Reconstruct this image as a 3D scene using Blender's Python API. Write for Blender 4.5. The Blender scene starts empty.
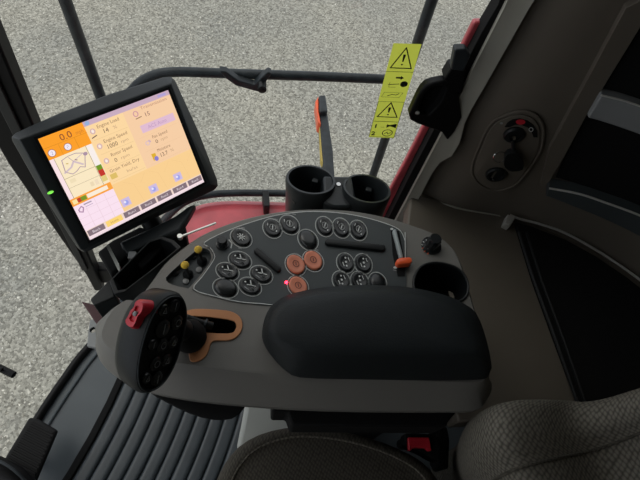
import bpy, bmesh, math, random
import numpy as np
from mathutils import Vector, Matrix
random.seed(4); rng = np.random.default_rng(7)
SC = bpy.context.scene; COL = SC.collection
# ------------------------------------------------------------------ camera
F = 480.0
def _d(px, py):
    v = np.array([px-320., 240.-py, -F]); return v/np.linalg.norm(v)
AZ = -_d(248, 525); AX = _d(3600, 240); AX = AX-AX.dot(AZ)*AZ; AX /= np.linalg.norm(AX); AY = np.cross(AZ, AX)
R = np.array([AX, AY, AZ]); EYE = np.array([0, 0, 1.36])
def ray(px, py): return R@_d(px, py)
def Pz(px, py, z): r = ray(px, py); return EYE+r*((z-EYE[2])/r[2])
def Py(px, py, y): r = ray(px, py); return EYE+r*((y-EYE[1])/r[1])
def Pt(px, py, t): return EYE+ray(px, py)*t
cam = bpy.data.cameras.new('camera'); cam.sensor_width = 36; cam.lens = F/640*36; cam.clip_start = .02
co = bpy.data.objects.new('camera', cam); COL.objects.link(co); SC.camera = co
M3 = Matrix([list(r) for r in R]); co.matrix_world = Matrix.Translation(Vector(EYE))@M3.to_4x4()
# ------------------------------------------------------------------ materials
def srgb(r, g, b):
    f = lambda c: ((c/255+.055)/1.055)**2.4 if c > 10 else c/255/12.92
    return (f(r), f(g), f(b), 1)
def mat(name, col, rough=.5, bump=0, scale=200, metal=0, var=0, spec=.5, vscale=8, emit=None, es=1, coat=0):
    m = bpy.data.materials.new(name); m.use_nodes = True; nt = m.node_tree; b = nt.nodes['Principled BSDF']
    col = tuple(col) if len(col) == 4 else tuple(col)+(1,)
    b.inputs['Base Color'].default_value = col; b.inputs['Roughness'].default_value = rough
    b.inputs['Metallic'].default_value = metal; b.inputs['Specular IOR Level'].default_value = spec
    b.inputs['Coat Weight'].default_value = coat
    tc = nt.nodes.new('ShaderNodeTexCoord')
    if bump:
        n = nt.nodes.new('ShaderNodeTexNoise'); n.inputs['Scale'].default_value = scale; n.inputs['Detail'].default_value = 3
        bp = nt.nodes.new('ShaderNodeBump'); bp.inputs['Strength'].default_value = bump; bp.inputs['Distance'].default_value = .001
        nt.links.new(tc.outputs['Object'], n.inputs['Vector']); nt.links.new(n.outputs['Fac'], bp.inputs['Height']); nt.links.new(bp.outputs['Normal'], b.inputs['Normal'])
    if var:
        n = nt.nodes.new('ShaderNodeTexNoise'); n.inputs['Scale'].default_value = vscale; n.inputs['Detail'].default_value = 6
        r = nt.nodes.new('ShaderNodeValToRGB'); e = r.color_ramp.elements
        e[0].position = .3; e[1].position = .7
        e[0].color = tuple(c*(1-var) for c in col[:3])+(1,); e[1].color = tuple(min(1, c*(1+var)) for c in col[:3])+(1,)
        nt.links.new(tc.outputs['Object'], n.inputs['Vector']); nt.links.new(n.outputs['Fac'], r.inputs['Fac']); nt.links.new(r.outputs['Color'], b.inputs['Base Color'])
    if emit is not None:
        b.inputs['Emission Color'].default_value = tuple(emit)[:3]+(1,); b.inputs['Emission Strength'].default_value = es
    return m
def G(v, w=0): return (v*(1+w), v, v*(1-w))
M = dict(
 console=mat('console_grey_plastic', (.17,.165,.15), .5, .25, 900, var=.06),
 panel=mat('panel_charcoal', (.045,.054,.056), .5, .15, 900, var=.08),
 line=mat('white_print', (.62,.64,.62), .5),
 dark=mat('black_plastic', (.009,.0105,.011), .42, .2, 700, var=.1, spec=.32),
 deep=mat('matt_black', (.004,.0042,.0045), .8, spec=.25),
 pad=mat('armrest_black_vinyl', (.014,.0175,.019), .55, .5, 500, var=.12, vscale=15, spec=.3),
 button=mat('button_black', (.012,.014,.015), .25, var=.05),
 orange=mat('button_orange', (.64,.21,.12), .5, .1, 300, var=.08, vscale=60),
 tan=mat('gate_tan', (.55,.24,.10), .55, .1, 500, var=.06),
 red=mat("switch_red", (.55,.018,.035), .35, .1, 300, var=.08, vscale=40),
 yellow=mat('knob_yellow', (.75,.5,.06), .4, var=.05),
 redpaint=mat('red_paint', (.60,.09,.11), .3, .1, 60, var=.25, vscale=12, coat=.4),
 darkred=mat('dark_red_plastic', (.06,.008,.012), .5, var=.1),
 rail=mat('rail_black_steel', (.022,.028,.032), .45, .3, 200, var=.35, vscale=40, spec=.4),
 frame=mat('pillar_black', (.0055,.0055,.006), .5, var=.15, spec=.2),
 framein=mat('pillar_inner_grey', (.022,.023,.022), .55, var=.1),
 wall=mat('wall_trim_brown', (.125,.108,.085), .62, .4, 700, var=.06),
 band=mat('trim_grey', (.37,.36,.305), .55, .3, 700, var=.06),
 floor=mat('floor_grey_vinyl', (.075,.09,.1), .45, .2, 300, var=.08),
 rub=mat('mat_rubber', (.036,.045,.052), .4, .3, 400, var=.15, vscale=20),
 silver=mat('silver_edge', (.85,.85,.8), .3, metal=.6, var=.05),
 shelf=mat('shelf_grey', (.24,.25,.25), .4, .1, 300, var=.08),
 lightgrey=mat('seat_base_light', (.36,.37,.34), .55, .2, 300, var=.05),
 chrome=mat('chrome', (.6,.6,.6), .18, metal=1, var=.05),
 bright=mat('grey_slider', (.3,.34,.34), .35, var=.05),
 led=mat('led_red', (1,.02,.05), .4, emit=(1,.02,.05), es=9, var=.01),
 ledg=mat('led_green', (.2,.9,.1), .4, emit=(.25,.9,.1), es=.9, var=.01),
 greyrub=mat('glyph_grey', (.26,.27,.27), .45, var=.05),
 decal=mat('decal_yellow_green', (.80,.86,.07), .45, var=.05, vscale=30),
 ink=mat('decal_ink', (.015,.02,.012), .6, var=.05),
 amber=mat('reflector_orange', (.9,.13,.04), .3, var=.1),
 ochre=mat('worn_yellow', (.55,.42,.1), .5, var=.1),
 casing=mat('casing_black', (.022,.027,.029), .42, .15, 700, var=.05, spec=.4),
 grip=mat('grip_rubber', (.006,.0085,.0095), .4, .2, 700, var=.1, spec=.25),
 cup=mat('cup_black', (.016,.02,.022), .35, .1, 300, var=.06, spec=.4),
 roofm=mat('headliner', (.12,.115,.1), .8, .3, 300, var=.05),
)
def fabric(name, c0, c1, scale):
    m = bpy.data.materials.new(name); m.use_nodes = True; nt = m.node_tree; b = nt.nodes['Principled BSDF']
    b.inputs['Roughness'].default_value = .9; b.inputs['Specular IOR Level'].default_value = .15
    tc = nt.nodes.new('ShaderNodeTexCoord'); v = nt.nodes.new('ShaderNodeTexVoronoi'); v.voronoi_dimensions = '2D'; v.inputs['Scale'].default_value = scale; v.inputs['Randomness'].default_value = .3
    mp = nt.nodes.new('ShaderNodeMapping'); mp.inputs['Scale'].default_value = (1, .75, 1); mp.inputs['Rotation'].default_value = (0, 0, .6)
    r = nt.nodes.new('ShaderNodeValToRGB'); e = r.color_ramp.elements
    e[0].position = .22; e[0].color = c1; e[1].position = .62; e[1].color = c0
    n = nt.nodes.new('ShaderNodeTexNoise'); n.inputs['Scale'].default_value = scale*5
    mx = nt.nodes.new('ShaderNodeMixRGB'); mx.blend_type = 'MULTIPLY'; mx.inputs['Fac'].default_value = .35
    bp = nt.nodes.new('ShaderNodeBump'); bp.inputs['Strength'].default_value = .5; bp.inputs['Distance'].default_value = .001; bp.invert = True
    L = nt.links.new
    L(tc.outputs['UV'], mp.inputs['Vector']); L(mp.outputs['Vector'], v.inputs['Vector']); L(v.outputs['Distance'], r.inputs['Fac'])
    L(tc.outputs['Object'], n.inputs['Vector']); L(r.outputs['Color'], mx.inputs['Color1']); L(n.outputs['Color'], mx.inputs['Color2']); L(mx.outputs['Color'], b.inputs['Base Color'])
    L(v.outputs['Distance'], bp.inputs['Height']); L(bp.outputs['Normal'], b.inputs['Normal'])
    return m
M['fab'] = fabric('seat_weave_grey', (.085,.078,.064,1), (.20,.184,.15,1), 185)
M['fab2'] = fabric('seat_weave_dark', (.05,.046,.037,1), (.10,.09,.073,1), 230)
def ground_mat(name, stones):
    m = bpy.data.materials.new(name); m.use_nodes = True; nt = m.node_tree; b = nt.nodes['Principled BSDF']
    b.inputs['Roughness'].default_value = .9; L = nt.links.new
    tc = nt.nodes.new('ShaderNodeTexCoord')
    v = nt.nodes.new('ShaderNodeTexVoronoi'); v.inputs['Scale'].default_value = 62 if not stones else 40
    r = nt.nodes.new('ShaderNodeValToRGB'); e = r.color_ramp.elements
    a = (.22,.213,.185,1), (.39,.38,.33,1), (.54,.525,.46,1)
    if stones: a = (.20,.192,.165,1), (.43,.415,.36,1), (.88,.86,.78,1)
    e[0].color = a[0]; e[1].color = a[2]; x = e.new(.55); x.color = a[1]
    sx = nt.nodes.new('ShaderNodeSeparateColor'); L(tc.outputs['Object'], v.inputs['Vector']); L(v.outputs['Color'], sx.inputs['Color']); L(sx.outputs['Red'], r.inputs['Fac'])
    n = nt.nodes.new('ShaderNodeTexNoise'); n.inputs['Scale'].default_value = .9; n.inputs['Detail'].default_value = 4; L(tc.outputs['Object'], n.inputs['Vector'])
    r2 = nt.nodes.new('ShaderNodeValToRGB'); r2.color_ramp.elements[0].position = .35; r2.color_ramp.elements[0].color = (.82,.83,.84,1); r2.color_ramp.elements[1].position = .65; r2.color_ramp.elements[1].color = (1,.985,.95,1)
    L(n.outputs['Fac'], r2.inputs['Fac'])
    mx = nt.nodes.new('ShaderNodeMixRGB'); mx.blend_type = 'MULTIPLY'; mx.inputs['Fac'].default_value = 1
    L(r.outputs['Color'], mx.inputs['Color1']); L(r2.outputs['Color'], mx.inputs['Color2']); L(mx.outputs['Color'], b.inputs['Base Color'])
    bp = nt.nodes.new('ShaderNodeBump'); bp.inputs['Strength'].default_value = .8; bp.inputs['Distance'].default_value = .012; bp.invert = True
    L(v.outputs['Distance'], bp.inputs['Height']); L(bp.outputs['Normal'], b.inputs['Normal'])
    return m
M['ground'] = ground_mat('gravel_bed', False); M['stone'] = ground_mat('gravel_stone', True)
def glass():
    m = bpy.data.materials.new('window_glass'); m.use_nodes = True; nt = m.node_tree; nt.nodes.clear(); L = nt.links.new
    o = nt.nodes.new('ShaderNodeOutputMaterial'); t = nt.nodes.new('ShaderNodeBsdfTransparent'); g = nt.nodes.new('ShaderNodeBsdfGlossy'); mx = nt.nodes.new('ShaderNodeMixShader')
    t.inputs['Color'].default_value = (.97,.985,.975,1); g.inputs['Roughness'].default_value = .02
    lw = nt.nodes.new('ShaderNodeLayerWeight'); lw.inputs['Blend'].default_value = .5
    p5 = nt.nodes.new('ShaderNodeMath'); p5.operation = 'POWER'; p5.inputs[1].default_value = 5; f = nt.nodes.new('ShaderNodeMath'); f.operation = 'MULTIPLY_ADD'; f.inputs[1].default_value = .6; f.inputs[2].default_value = .02
    L(lw.outputs['Facing'], p5.inputs[0]); L(p5.outputs[0], f.inputs[0])
    L(f.outputs[0], mx.inputs['Fac']); L(t.outputs[0], mx.inputs[1]); L(g.outputs[0], mx.inputs[2]); L(mx.outputs[0], o.inputs['Surface'])
    return m
M['glass'] = glass()
nt = M['decal'].node_tree; o_ = nt.nodes['Material Output']; b_ = nt.nodes['Principled BSDF']; tl = nt.nodes.new('ShaderNodeBsdfTranslucent'); tl.inputs['Color'].default_value = (.84,.90,.12,1)
mx = nt.nodes.new('ShaderNodeMixShader'); mx.inputs['Fac'].default_value = .55; nt.links.new(b_.outputs[0], mx.inputs[1]); nt.links.new(tl.outputs[0], mx.inputs[2]); nt.links.new(mx.outputs[0], o_.inputs['Surface'])
_em = {}
def scr(r, g, b):
    k = (r, g, b)
    if k not in _em: _em[k] = mat('screen_colour_%d_%d_%d' % k, (.02,.02,.02), .25, emit=srgb(r, g, b), es=1.0)
    return _em[k]
# ------------------------------------------------------------------ object helpers
def link(name, me, parent=None, loc=None):
    o = bpy.data.objects.new(name, me); COL.objects.link(o)
    if parent is not None:
        o.parent = parent
        if parent.parent is None: o.matrix_parent_inverse = Matrix.Translation(-parent.location)
    return o
def tag(o, label=None, cat=None, group=None, kind=None):
    if label: o['label'] = label
    if cat: o['category'] = cat
    if group: o['group'] = group
    if kind: o['kind'] = kind
    return o
def thing(name, loc, label, cat, group=None):
    o = bpy.data.objects.new(name, None); o.empty_display_size = .03; COL.objects.link(o); o.location = Vector([float(a) for a in loc]); return tag(o, label, cat, group)
class Geo:
    def __init__(s): s.v = []; s.f = []; s.m = []; s.mats = []
    def mi(s, m):
        m = M[m] if isinstance(m, str) else m
        if m not in s.mats: s.mats.append(m)
        return s.mats.index(m)
    def add(s, vs, fs, m):
        k = len(s.v); i = s.mi(m); s.v += [tuple(float(c) for c in v) for v in vs]; s.f += [tuple(a+k for a in f) for f in fs]; s.m += [i]*len(fs); return s
    def rings(s, rings, m, cap0=True, cap1=True, closed=True):
        n = len(rings[0]); vs = [p for r in rings for p in r]; fs = []
        for j in range(len(rings)-1):
            for i in range(n if closed else n-1):
                a = j*n+i; b = j*n+(i+1) % n; fs.append((a, b, b+n, a+n))
        if cap0: fs.append(tuple(range(n))[::-1])
        if cap1: fs.append(tuple(range((len(rings)-1)*n, len(rings)*n)))
        return s.add(vs, fs, m)
    def prism(s, top, bot, m): return s.rings([bot, top], m)
    def build(s, name, parent=None, bevel=0, seg=3, angle=40, sub=0, smooth=True, fix=True, uv=None):
        me = bpy.data.meshes.new(name); v = np.array(s.v); loc = np.zeros(3)
        if parent is None: loc = np.array([(v[:,0].min()+v[:,0].max())/2, (v[:,1].min()+v[:,1].max())/2, v[:,2].min()])
        me.from_pydata([tuple(p) for p in (v-loc)], [], s.f); me.validate()
        for m in s.mats: me.materials.append(m)
        if len(me.polygons) == len(s.m): me.polygons.foreach_set('material_index', s.m)
        if fix:
            bm = bmesh.new(); bm.from_mesh(me); bmesh.ops.remove_doubles(bm, verts=bm.verts, dist=1e-6); bmesh.ops.recalc_face_normals(bm, faces=bm.faces); bm.to_mesh(me); bm.free()
        if smooth:
            me.polygons.foreach_set('use_smooth', [True]*len(me.polygons)); me.set_sharp_from_angle(angle=math.radians(angle))
        if uv:
            ul = me.uv_layers.new(name='UVMap')
            if len(uv) > 2:
                for lp_ in me.loops: ul.data[lp_.index].uv = uv[lp_.vertex_index]
            A_, B_ = (np.array(uv[0]), np.array(uv[1])) if len(uv) == 2 else (0, 0)
            for lp_ in (me.loops if len(uv) == 2 else []): p_ = np.array(me.vertices[lp_.vertex_index].co); ul.data[lp_.index].uv = (p_.dot(A_), p_.dot(B_))
        o = link(name, me, parent)
        if parent is None: o.location = Vector(loc)
        if bevel:
            b = o.modifiers.new('bevel', 'BEVEL'); b.width = bevel; b.segments = seg; b.limit_method = 'ANGLE'; b.angle_limit = math.radians(38); b.harden_normals = False
        if sub:
            b = o.modifiers.new('sub', 'SUBSURF'); b.levels = sub; b.render_levels = sub
        return o
def crom(pts, n=5, closed=True):
    P = [np.array(p, float) for p in pts]; out = []; N = len(P)
    rngs = range(N) if closed else range(N-1)
    for i in rngs:
        if closed: a, b, c, d = P[(i-1) % N], P[i], P[(i+1) % N], P[(i+2) % N]
        else: a, b, c, d = P[max(i-1,0)], P[i], P[i+1], P[min(i+2,N-1)]
        for k in range(n):
            t = k/n; out.append(.5*((2*b)+(-a+c)*t+(2*a-5*b+4*c-d)*t*t+(-a+3*b-3*c+d)*t**3))
    if not closed: out.append(P[-1])
    return out
def tube(g, pts, r, m, seg=12, smooth=0, closed=False):
    P = crom(pts, smooth, closed) if smooth else [np.array(p, float) for p in pts]
    rings = []; up = None; n = len(P)
    for i, p in enumerate(P):
        t = P[(i+1) % n]-P[i-1] if closed else P[min(i+1,n-1)]-P[max(i-1,0)]
        t /= np.linalg.norm(t)+1e-12
        if up is None: up = np.cross(t, [0,0,1.]); up = up if np.linalg.norm(up) > .1 else np.cross(t, [1.,0,0])
        up = up-up.dot(t)*t; up /= np.linalg.norm(up); w = np.cross(t, up); rr = r[i] if hasattr(r, '__len__') else r
        rings.append([p+rr*(math.cos(a)*up+math.sin(a)*w) for a in [2*math.pi*k/seg for k in range(seg)]])
    if closed: rings.append(rings[0]); g.rings(rings, m, False, False)
    else: g.rings(rings, m)
    return g
def basis(n):
    n = np.array(n, float); n /= np.linalg.norm(n); u = np.cross(n, [0,0,1.]) if abs(n[2]) < .9 else np.cross(n, [0,1.,0]); u /= np.linalg.norm(u); return u, np.cross(n, u), n
def lathe(g, c, axis, prof, m, seg=32, U=None, V=None, cap0=True, cap1=True):
    u, v, n = basis(axis)
    if U is not None: u, v = U, V
    c = np.array(c, float)
    g.rings([[c+n*h+r*(math.cos(a)*u+math.sin(a)*v) for a in [2*math.pi*k/seg for k in range(seg)]] for r, h in prof], m, cap0, cap1); return g
def box(g, c, U, V, N, m):  # half vectors
    c, U, V, N = [np.array(a, float) for a in (c, U, V, N)]
    g.rings([[c+a*U+b*V-N for a, b in ((-1,-1),(1,-1),(1,1),(-1,1))], [c+a*U+b*V+N for a, b in ((-1,-1),(1,-1),(1,1),(-1,1))]], m); return g
def slab(g, pts, z1, z0, m, smooth=0, dz=None):
    P = crom(pts, smooth) if smooth else pts
    top = [Pz(p[0], p[1], z1) for p in P]; bot = [np.array([q[0], q[1], z0]) for q in top]
    g.prism(top, bot, m); return g
def tmesh(s, size=1.0, off=0):
    c = bpy.data.curves.new('t', 'FONT'); c.body = s; c.size = size; c.resolution_u = 2; c.offset = off
    o = bpy.data.objects.new('t', c); me = bpy.data.meshes.new_from_object(o)
    vs = [tuple(v.co) for v in me.vertices]; fs = [tuple(p.vertices) for p in me.polygons]
    bpy.data.objects.remove(o); bpy.data.curves.remove(c); bpy.data.meshes.remove(me); return vs, fs
class Frame:
    """flat drawing on a plane: fn(u,v,h) -> point"""
    def __init__(s, g, fn): s.g = g; s.fn = fn
    def poly(s, pts, m, h=0): s.g.add([s.fn(u, v, h) for u, v in pts], [tuple(range(len(pts)))], m)
    def rect(s, x0, y0, x1, y1, m, h=0): s.poly([(x0,y0),(x1,y0),(x1,y1),(x0,y1)], m, h)
    def disc(s, x, y, rx, ry, m, h=0, n=20): s.poly([(x+rx*math.cos(2*math.pi*k/n), y+ry*math.sin(2*math.pi*k/n)) for k in range(n)], m, h)
    def line(s, pts, w, m, h=0, closed=False):
        P = [np.array(p, float) for p in pts]; P = P+[P[0]] if closed else P
        for a, b in zip(P[:-1], P[1:]):
            d = b-a; l = np.linalg.norm(d)
            if l < 1e-9: continue
            d /= l; n = np.array([-d[1], d[0]])*w/2; a2 = a-d*w*.35; b2 = b+d*w*.35
            s.poly([tuple(a2-n), tuple(b2-n), tuple(b2+n), tuple(a2+n)], m, h)
    def ring(s, x, y, rx, ry, w, m, h=0, n=24): s.line([(x+rx*math.cos(2*math.pi*k/n), y+ry*math.sin(2*math.pi*k/n)) for k in range(n)], w, m, h, True)
    def text(s, t, x, y, size, m, h=0, sx=1):
        vs, fs = tmesh(t, size); s.g.add([s.fn(x+a[0]*sx, y+a[1], h) for a in vs], fs, m)
YG = .64
# ------------------------------------------------------------------ ground
g = Geo(); g.add([(-14,-10,-2),(16,-10,-2),(16,16,-2),(-14,16,-2)], [(0,1,2,3)], 'ground')
tag(g.build('ground'), 'grey gravel yard below the cab', None, kind='structure')
N = 34000
xs = rng.uniform(-2.9, 4.6, N); ys = rng.uniform(-.2, 6.2, N); keep = (ys > .1+np.maximum(0, (xs-.5)*.7)); xs, ys = xs[keep], ys[keep]; N = len(xs)
rr = rng.uniform(.0045, .0105, N)*rng.choice([1,1,1,1.35], N)
base = np.array([(1,0,0),(.2,.95,0),(-.9,.3,0),(-.4,-.9,0),(.6,-.7,0),(.25,.1,1),(-.3,-.15,.85)])
th = rng.uniform(0, 6.28, N); c, s = np.cos(th), np.sin(th)
V = np.zeros((N, 7, 3)); sx = rng.uniform(.75, 1.3, (N,1)); jit = rng.uniform(-.15, .15, (N,7,3))
B = base[None]+jit; bx = B[:,:,0]*sx; by = B[:,:,1]
V[:,:,0] = xs[:,None]+rr[:,None]*(bx*c[:,None]-by*s[:,None]); V[:,:,1] = ys[:,None]+rr[:,None]*(bx*s[:,None]+by*c[:,None])
V[:,:,2] = -2.0+rr[:,None]*np.maximum(B[:,:,2], -.1)*rng.uniform(.5, 1.0, (N,1))
tri = [(0,1,5),(1,2,6),(1,6,5),(2,3,6),(3,4,6),(4,5,6),(4,0,5)]
T = (np.array(tri)[None]+np.arange(N)[:,None,None]*7).reshape(-1,3)
me = bpy.data.meshes.new('gravel'); me.from_pydata(V.reshape(-1,3), [], T.tolist()); me.materials.append(M['stone'])
go = link('gravel', me); tag(go, 'loose pale grey gravel stones covering the yard below the windows', 'gravel', kind='stuff')
# ------------------------------------------------------------------ rear corner wall (a vertical prism whose plan curves in behind the seat)
ZL = .50
plan = [Py(385, 205, YG)[:2], Py(415, 195, YG)[:2]]
plan[0] = np.array([plan[1][0]-.16, YG]); plan[1] = np.array([plan[1][0]-.01, YG-.002])
for p in [(455,207),(508,217),(560,235),(600,254),(640,280),(700,325)]: plan.append(Pz(*p, ZL)[:2])
plan = [np.array(p) for p in plan]
plan = crom(plan, 4, closed=False)
cum = [0]
for a, b in zip(plan[:-1], plan[1:]): cum.append(cum[-1]+np.linalg.norm(b-a))
def wsurf(sv, z, off=0):
    i = 0
    while i < len(cum)-2 and sv > cum[i+1]: i += 1
    a, b = plan[i], plan[i+1]; t = (sv-cum[i])/(cum[i+1]-cum[i]); p = a+(b-a)*t
    def nrm(j):
        j = min(max(j,0), len(plan)-1); d = plan[min(j+1,len(plan)-1)]-plan[max(j-1,0)]; d /= np.linalg.norm(d); return np.array([d[1], -d[0]])
    n = nrm(i)*(1-min(max(t,0),1))+nrm(i+1)*min(max(t,0),1); n /= np.linalg.norm(n)
    return np.array([p[0]+n[0]*off, p[1]+n[1]*off, z])
def winv(px, py):
    r = ray(px, py); best = None
    for i in range(len(plan)-1):
        a, b = plan[i], plan[i+1]; d = b-a
        den = r[0]*(-d[1])+r[1]*d[0]
        if abs(den) < 1e-9: continue
        q = a-EYE[:2]; t = (q[0]*(-d[1])+q[1]*d[0])/den; u = (r[0]*q[1]-r[1]*q[0])/den
        lo = -5 if i == 0 else -1e-6; hi = 5 if i == len(plan)-2 else 1+1e-6
        if t > 0 and lo <= u <= hi and (best is None or t < best[0]): best = (t, cum[i]+u*(cum[i+1]-cum[i]), EYE[2]+t*r[2])
    return best[1], best[2]
def wpatch(g, pts, off, m, back=0.0, smooth=0):
    P = crom(pts, smooth) if smooth else pts
    sz = [winv(*p) for p in P]
    bm = bmesh.new(); vs = [bm.verts.new((s_, z_, 0)) for s_, z_ in sz]; bm.faces.new(vs)
    for c_ in cum[1:-1]:
        if min(a[0] for a in sz) < c_ < max(a[0] for a in sz):
            bmesh.ops.bisect_plane(bm, geom=bm.verts[:]+bm.edges[:]+bm.faces[:], plane_co=(c_,0,0), plane_no=(1,0,0), dist=1e-7)
    bm.verts.index_update(); n = len(bm.verts)
    front = [wsurf(v.co.x, v.co.y, off) for v in bm.verts]; bk = [wsurf(v.co.x, v.co.y, back) for v in bm.verts]
    fs = [tuple(v.index for v in f.verts) for f in bm.faces]; ff = list(fs)+[tuple(a+n for a in f[::-1]) for f in fs]
    for e in bm.edges:
        if len(e.link_faces) == 1: a, b = e.verts[0].index, e.verts[1].index; ff.append((a, b, b+n, a+n))
    bm.free(); g.add(front+bk, ff, m); return g
# main wall shell (0.04 thick)
g = Geo(); L = cum[-1]; ss = [c_ for c_ in cum if c_ >= winv(409,215)[0]]
s_left = [winv(486, 60)[0], winv(409,215)[0]]
top = 1.66
def col(sv): return [wsurf(sv, z, 0) for z in (ZL-.3, top)]
ss = [s_left[1]]+[c_ for c_ in cum if c_ > s_left[1]+.005]
inner = [[wsurf(a, ZL-.5, 0) for a in ss], [wsurf(a, top, 0) for a in ss]]; outer = [[wsurf(a, top, -.05) for a in ss], [wsurf(a, ZL-.5, -.05) for a in ss]]
g.rings([inner[0], inner[1], outer[0], outer[1], inner[0]], 'wall', False, False, closed=False)
w = g.build('wall_right'); tag(w, kind='structure')
# trims on the wall
def trim(name, pts, off, m, back=0.0, smooth=0, bevel=.004):
    o = wpatch(Geo(), pts, off, m, back, smooth).build(name, None, bevel=bevel); tag(o, kind='structure'); return o
trim('trim_1', [(513,-25),(548,-25),(531,0),(505,46),(487,78),(474,100),(466,117),(462,136),(454,149),(441,155),(433,166),(420,191),(405,222),(393,245),(378,245),(393,218),(418,170),(444,120),(470,64),(487,30),(502,0)], .022, 'band', bevel=.006)
trim('trim_2', [(497,0),(505,-25),(516,-25),(503,0),(488,30),(471,65),(445,121),(419,171),(394,219),(380,246),(372,246),(388,214),(412,166),(438,116),(464,60),(481,27)], .012, 'deep', back=-.02, bevel=.002)
trim('trim_3', [(478,27),(484,27),(480,34),(465,61),(439,117),(413,167),(389,215),(375,240),(366,240),(380,213),(407,164),(434,112),(461,55),(475,27)], -.012, 'redpaint', back=-.025, bevel=.004)
trim('trim_4', [(640,-5),(655,-5),(655,20),(641,18),(612,66),(586,110),(565,150),(549,178),(540,182),(549,144),(587,73),(624,3)], .012, 'wall', bevel=.005)
trim('shade_panel', [(655,18),(644,20),(614,68),(589,110),(568,150),(556,176),(590,186),(640,205),(680,225),(680,0)], .004, 'deep', bevel=0)  # flat black sheet standing in for the shadow in the recess by the shelves
# horizontal moulding above the ledge
trim('trim_6', [(405,212),(420,193),(432,198),(454,205.5),(500,215),(505,219),(500,222),(454,211),(432,204),(420,200)], .004, 'band', bevel=.002)
# shelves in the rear corner
def shelf(label, top_e, low_e, off, m1, edge_r, e_m, name='shelf'):
    t = thing(name, wsurf(*winv(*top_e[0])), label, 'shelf', 'storage shelves in the rear corner')
    wpatch(Geo(), top_e+low_e[::-1], off, m1, back=.002).build('front_lip', t, bevel=.003)
    gg = Geo(); tube(gg, [wsurf(*winv(*p), off) for p in top_e], edge_r, e_m, 8, 4); o = gg.build('edge_strip', t); o['label'] = 'bright metallic edge strip'
    return t
shelf('uppermost grey shelf lip with pale edge, at the dark rear corner', [(599,86),(620,91),(640,97.5),(680,112)], [(586,109),(613,117),(640,126.5),(680,142)], .022, 'shelf', .0016, 'silver')
shelf('lower dark shelf lip with thin silver edge, above the black hatch', [(549,177),(580.6,183),(609,192.5),(640,204),(680,222)], [(546,185),(575,196),(609,210),(640,225),(680,245)], .03, 'panel', .0022, 'silver')
# ledge beside the seat
zl = ZL
lp = [np.array([p[0], p[1]]) for p in plan[6:]]
led = [(.37,.13),(.37,.18),(.335,.18),(.335,.50)]+[(.37, YG-.01)]+[tuple(p-np.array([0,.0])) for p in lp]+[(1.05,.13)]
g = Geo(); g.rings([[np.array([x,y,zl-.06]) for x,y in led],[np.array([x,y,zl]) for x,y in led]], 'wall')
tag(g.build('trim_7', bevel=.004), kind='structure')
# black hatch lying on the ledge
t = thing('storage_hatch', Pz(590,300,zl), 'flat black storage hatch with silver rear edge beside the seat back', 'hatch')
slab(Geo(), [(516,222),(530,225.5),(565,239),(596,256),(627,277),(660,303),(720,350),(700,430),(590,430),(556,340),(534,280)], zl+.012, zl, 'deep').build('lid', t, bevel=.002)
g = Geo(); tube(g, [Pz(a,b,zl+.016) for a,b in [(510,215),(520,219),(540,224),(565,233),(596,250),(628,271),(660,296),(700,330)]], .0028, 'silver', 8, 5); g.build('rear_edge', t)['label'] = 'silver edge strip'
g = Geo(); slab(g, [(508,214),(516,217),(510.5,226),(504.5,223)], zl+.02, zl, 'silver'); g.build('end_cap', t, bevel=.002)['label'] = 'silver corner cap'
for a in (0, 7.5):
    g = Geo(); tube(g, [Pz(x+a, y, zl+.013) for x, y in [(519,232),(534,280),(556,340),(585,425)]], .0032, 'dark', 8, 4); g.build('seal', t)
# ignition panel
ip = lambda dx, dy, off: wsurf(*winv(dx, dy), off)
t = thing('switch_panel', ip(508,150,0), 'oval recessed panel with ignition key, dial and power socket on the side wall', 'switch panel')
cap = [(473,162.5),(479,147),(486,131),(493,121),(501,115.6),(518,110),(530,111),(538,116),(543,127),(541,146),(534,160),(526,171),(514,184),(495,189),(480,183),(473,173)]
ins = [(508+(x-508)*.9, 150+(y-150)*.93) for x, y in cap]
g = Geo(); wpatch(g, cap, .004, 'wall', smooth=3); g.build('surround', t, bevel=.003)
g = Geo(); tube(g, [ip(x, y, .004) for x, y in crom(cap, 3)], .0028, 'wall', 8, closed=True); g.build('rim_bead', t)
g = Geo(); wpatch(g, ins, .007, 'wall', back=.003, smooth=3); g.build('plate', t, bevel=.002)
u0, v0, n0 = basis(ip(508,150,.02)-ip(508,150,0))
def onw(name, px, py, prof, m, parent, off=.006, seg=24):
    g = Geo(); lathe(g, ip(px, py, off), n0, prof, m, seg); return g.build(name, parent)
arc = [(505,124),(508,119.5),(513,116.5),(520,115.5),(527,117.5),(533,122),(536.5,128),(537,134),(533,134),(531,128.5),(527,124),(521,121.5),(515,121.5),(510,124)]
g = Geo(); wpatch(g, arc, .0085, 'deep', back=.006); fr = Frame(g, lambda u, v, h: ip(u, v, .009+h))
fr.disc(520.5,118.5,4.6,2.6,'red',0); fr.ring(530.5,126,2,2,.7,'line',0,10); fr.disc(502,120.5,1.5,1.1,'greyrub',-.0015); fr.text('C', 531.5, 135.5, -3.5, 'line', 0, 1)
g.build('legend', t)['label'] = 'black arc legend with red symbol'
sw = onw('ignition_switch', 514, 131.5, [(.019,0),(.019,.005),(.016,.008),(.009,.0085),(.009,.006)], 'dark', t)
g = Geo(); c_ = ip(514,131.5,.0125); fr = Frame(g, lambda u,v,h: ip(u,v,.0155)); fr.rect(512.6,130.2,515.4,133.8,'chrome'); g.build('key_slot', sw)
kb = Geo(); p0 = ip(513,133,.012); p1 = ip(512,150,.02); wpatch(kb, [(507,143),(515,142),(521,150),(521,158),(511,160),(504,156),(504,149)], .03, 'dark', back=.016, smooth=2)
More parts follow.
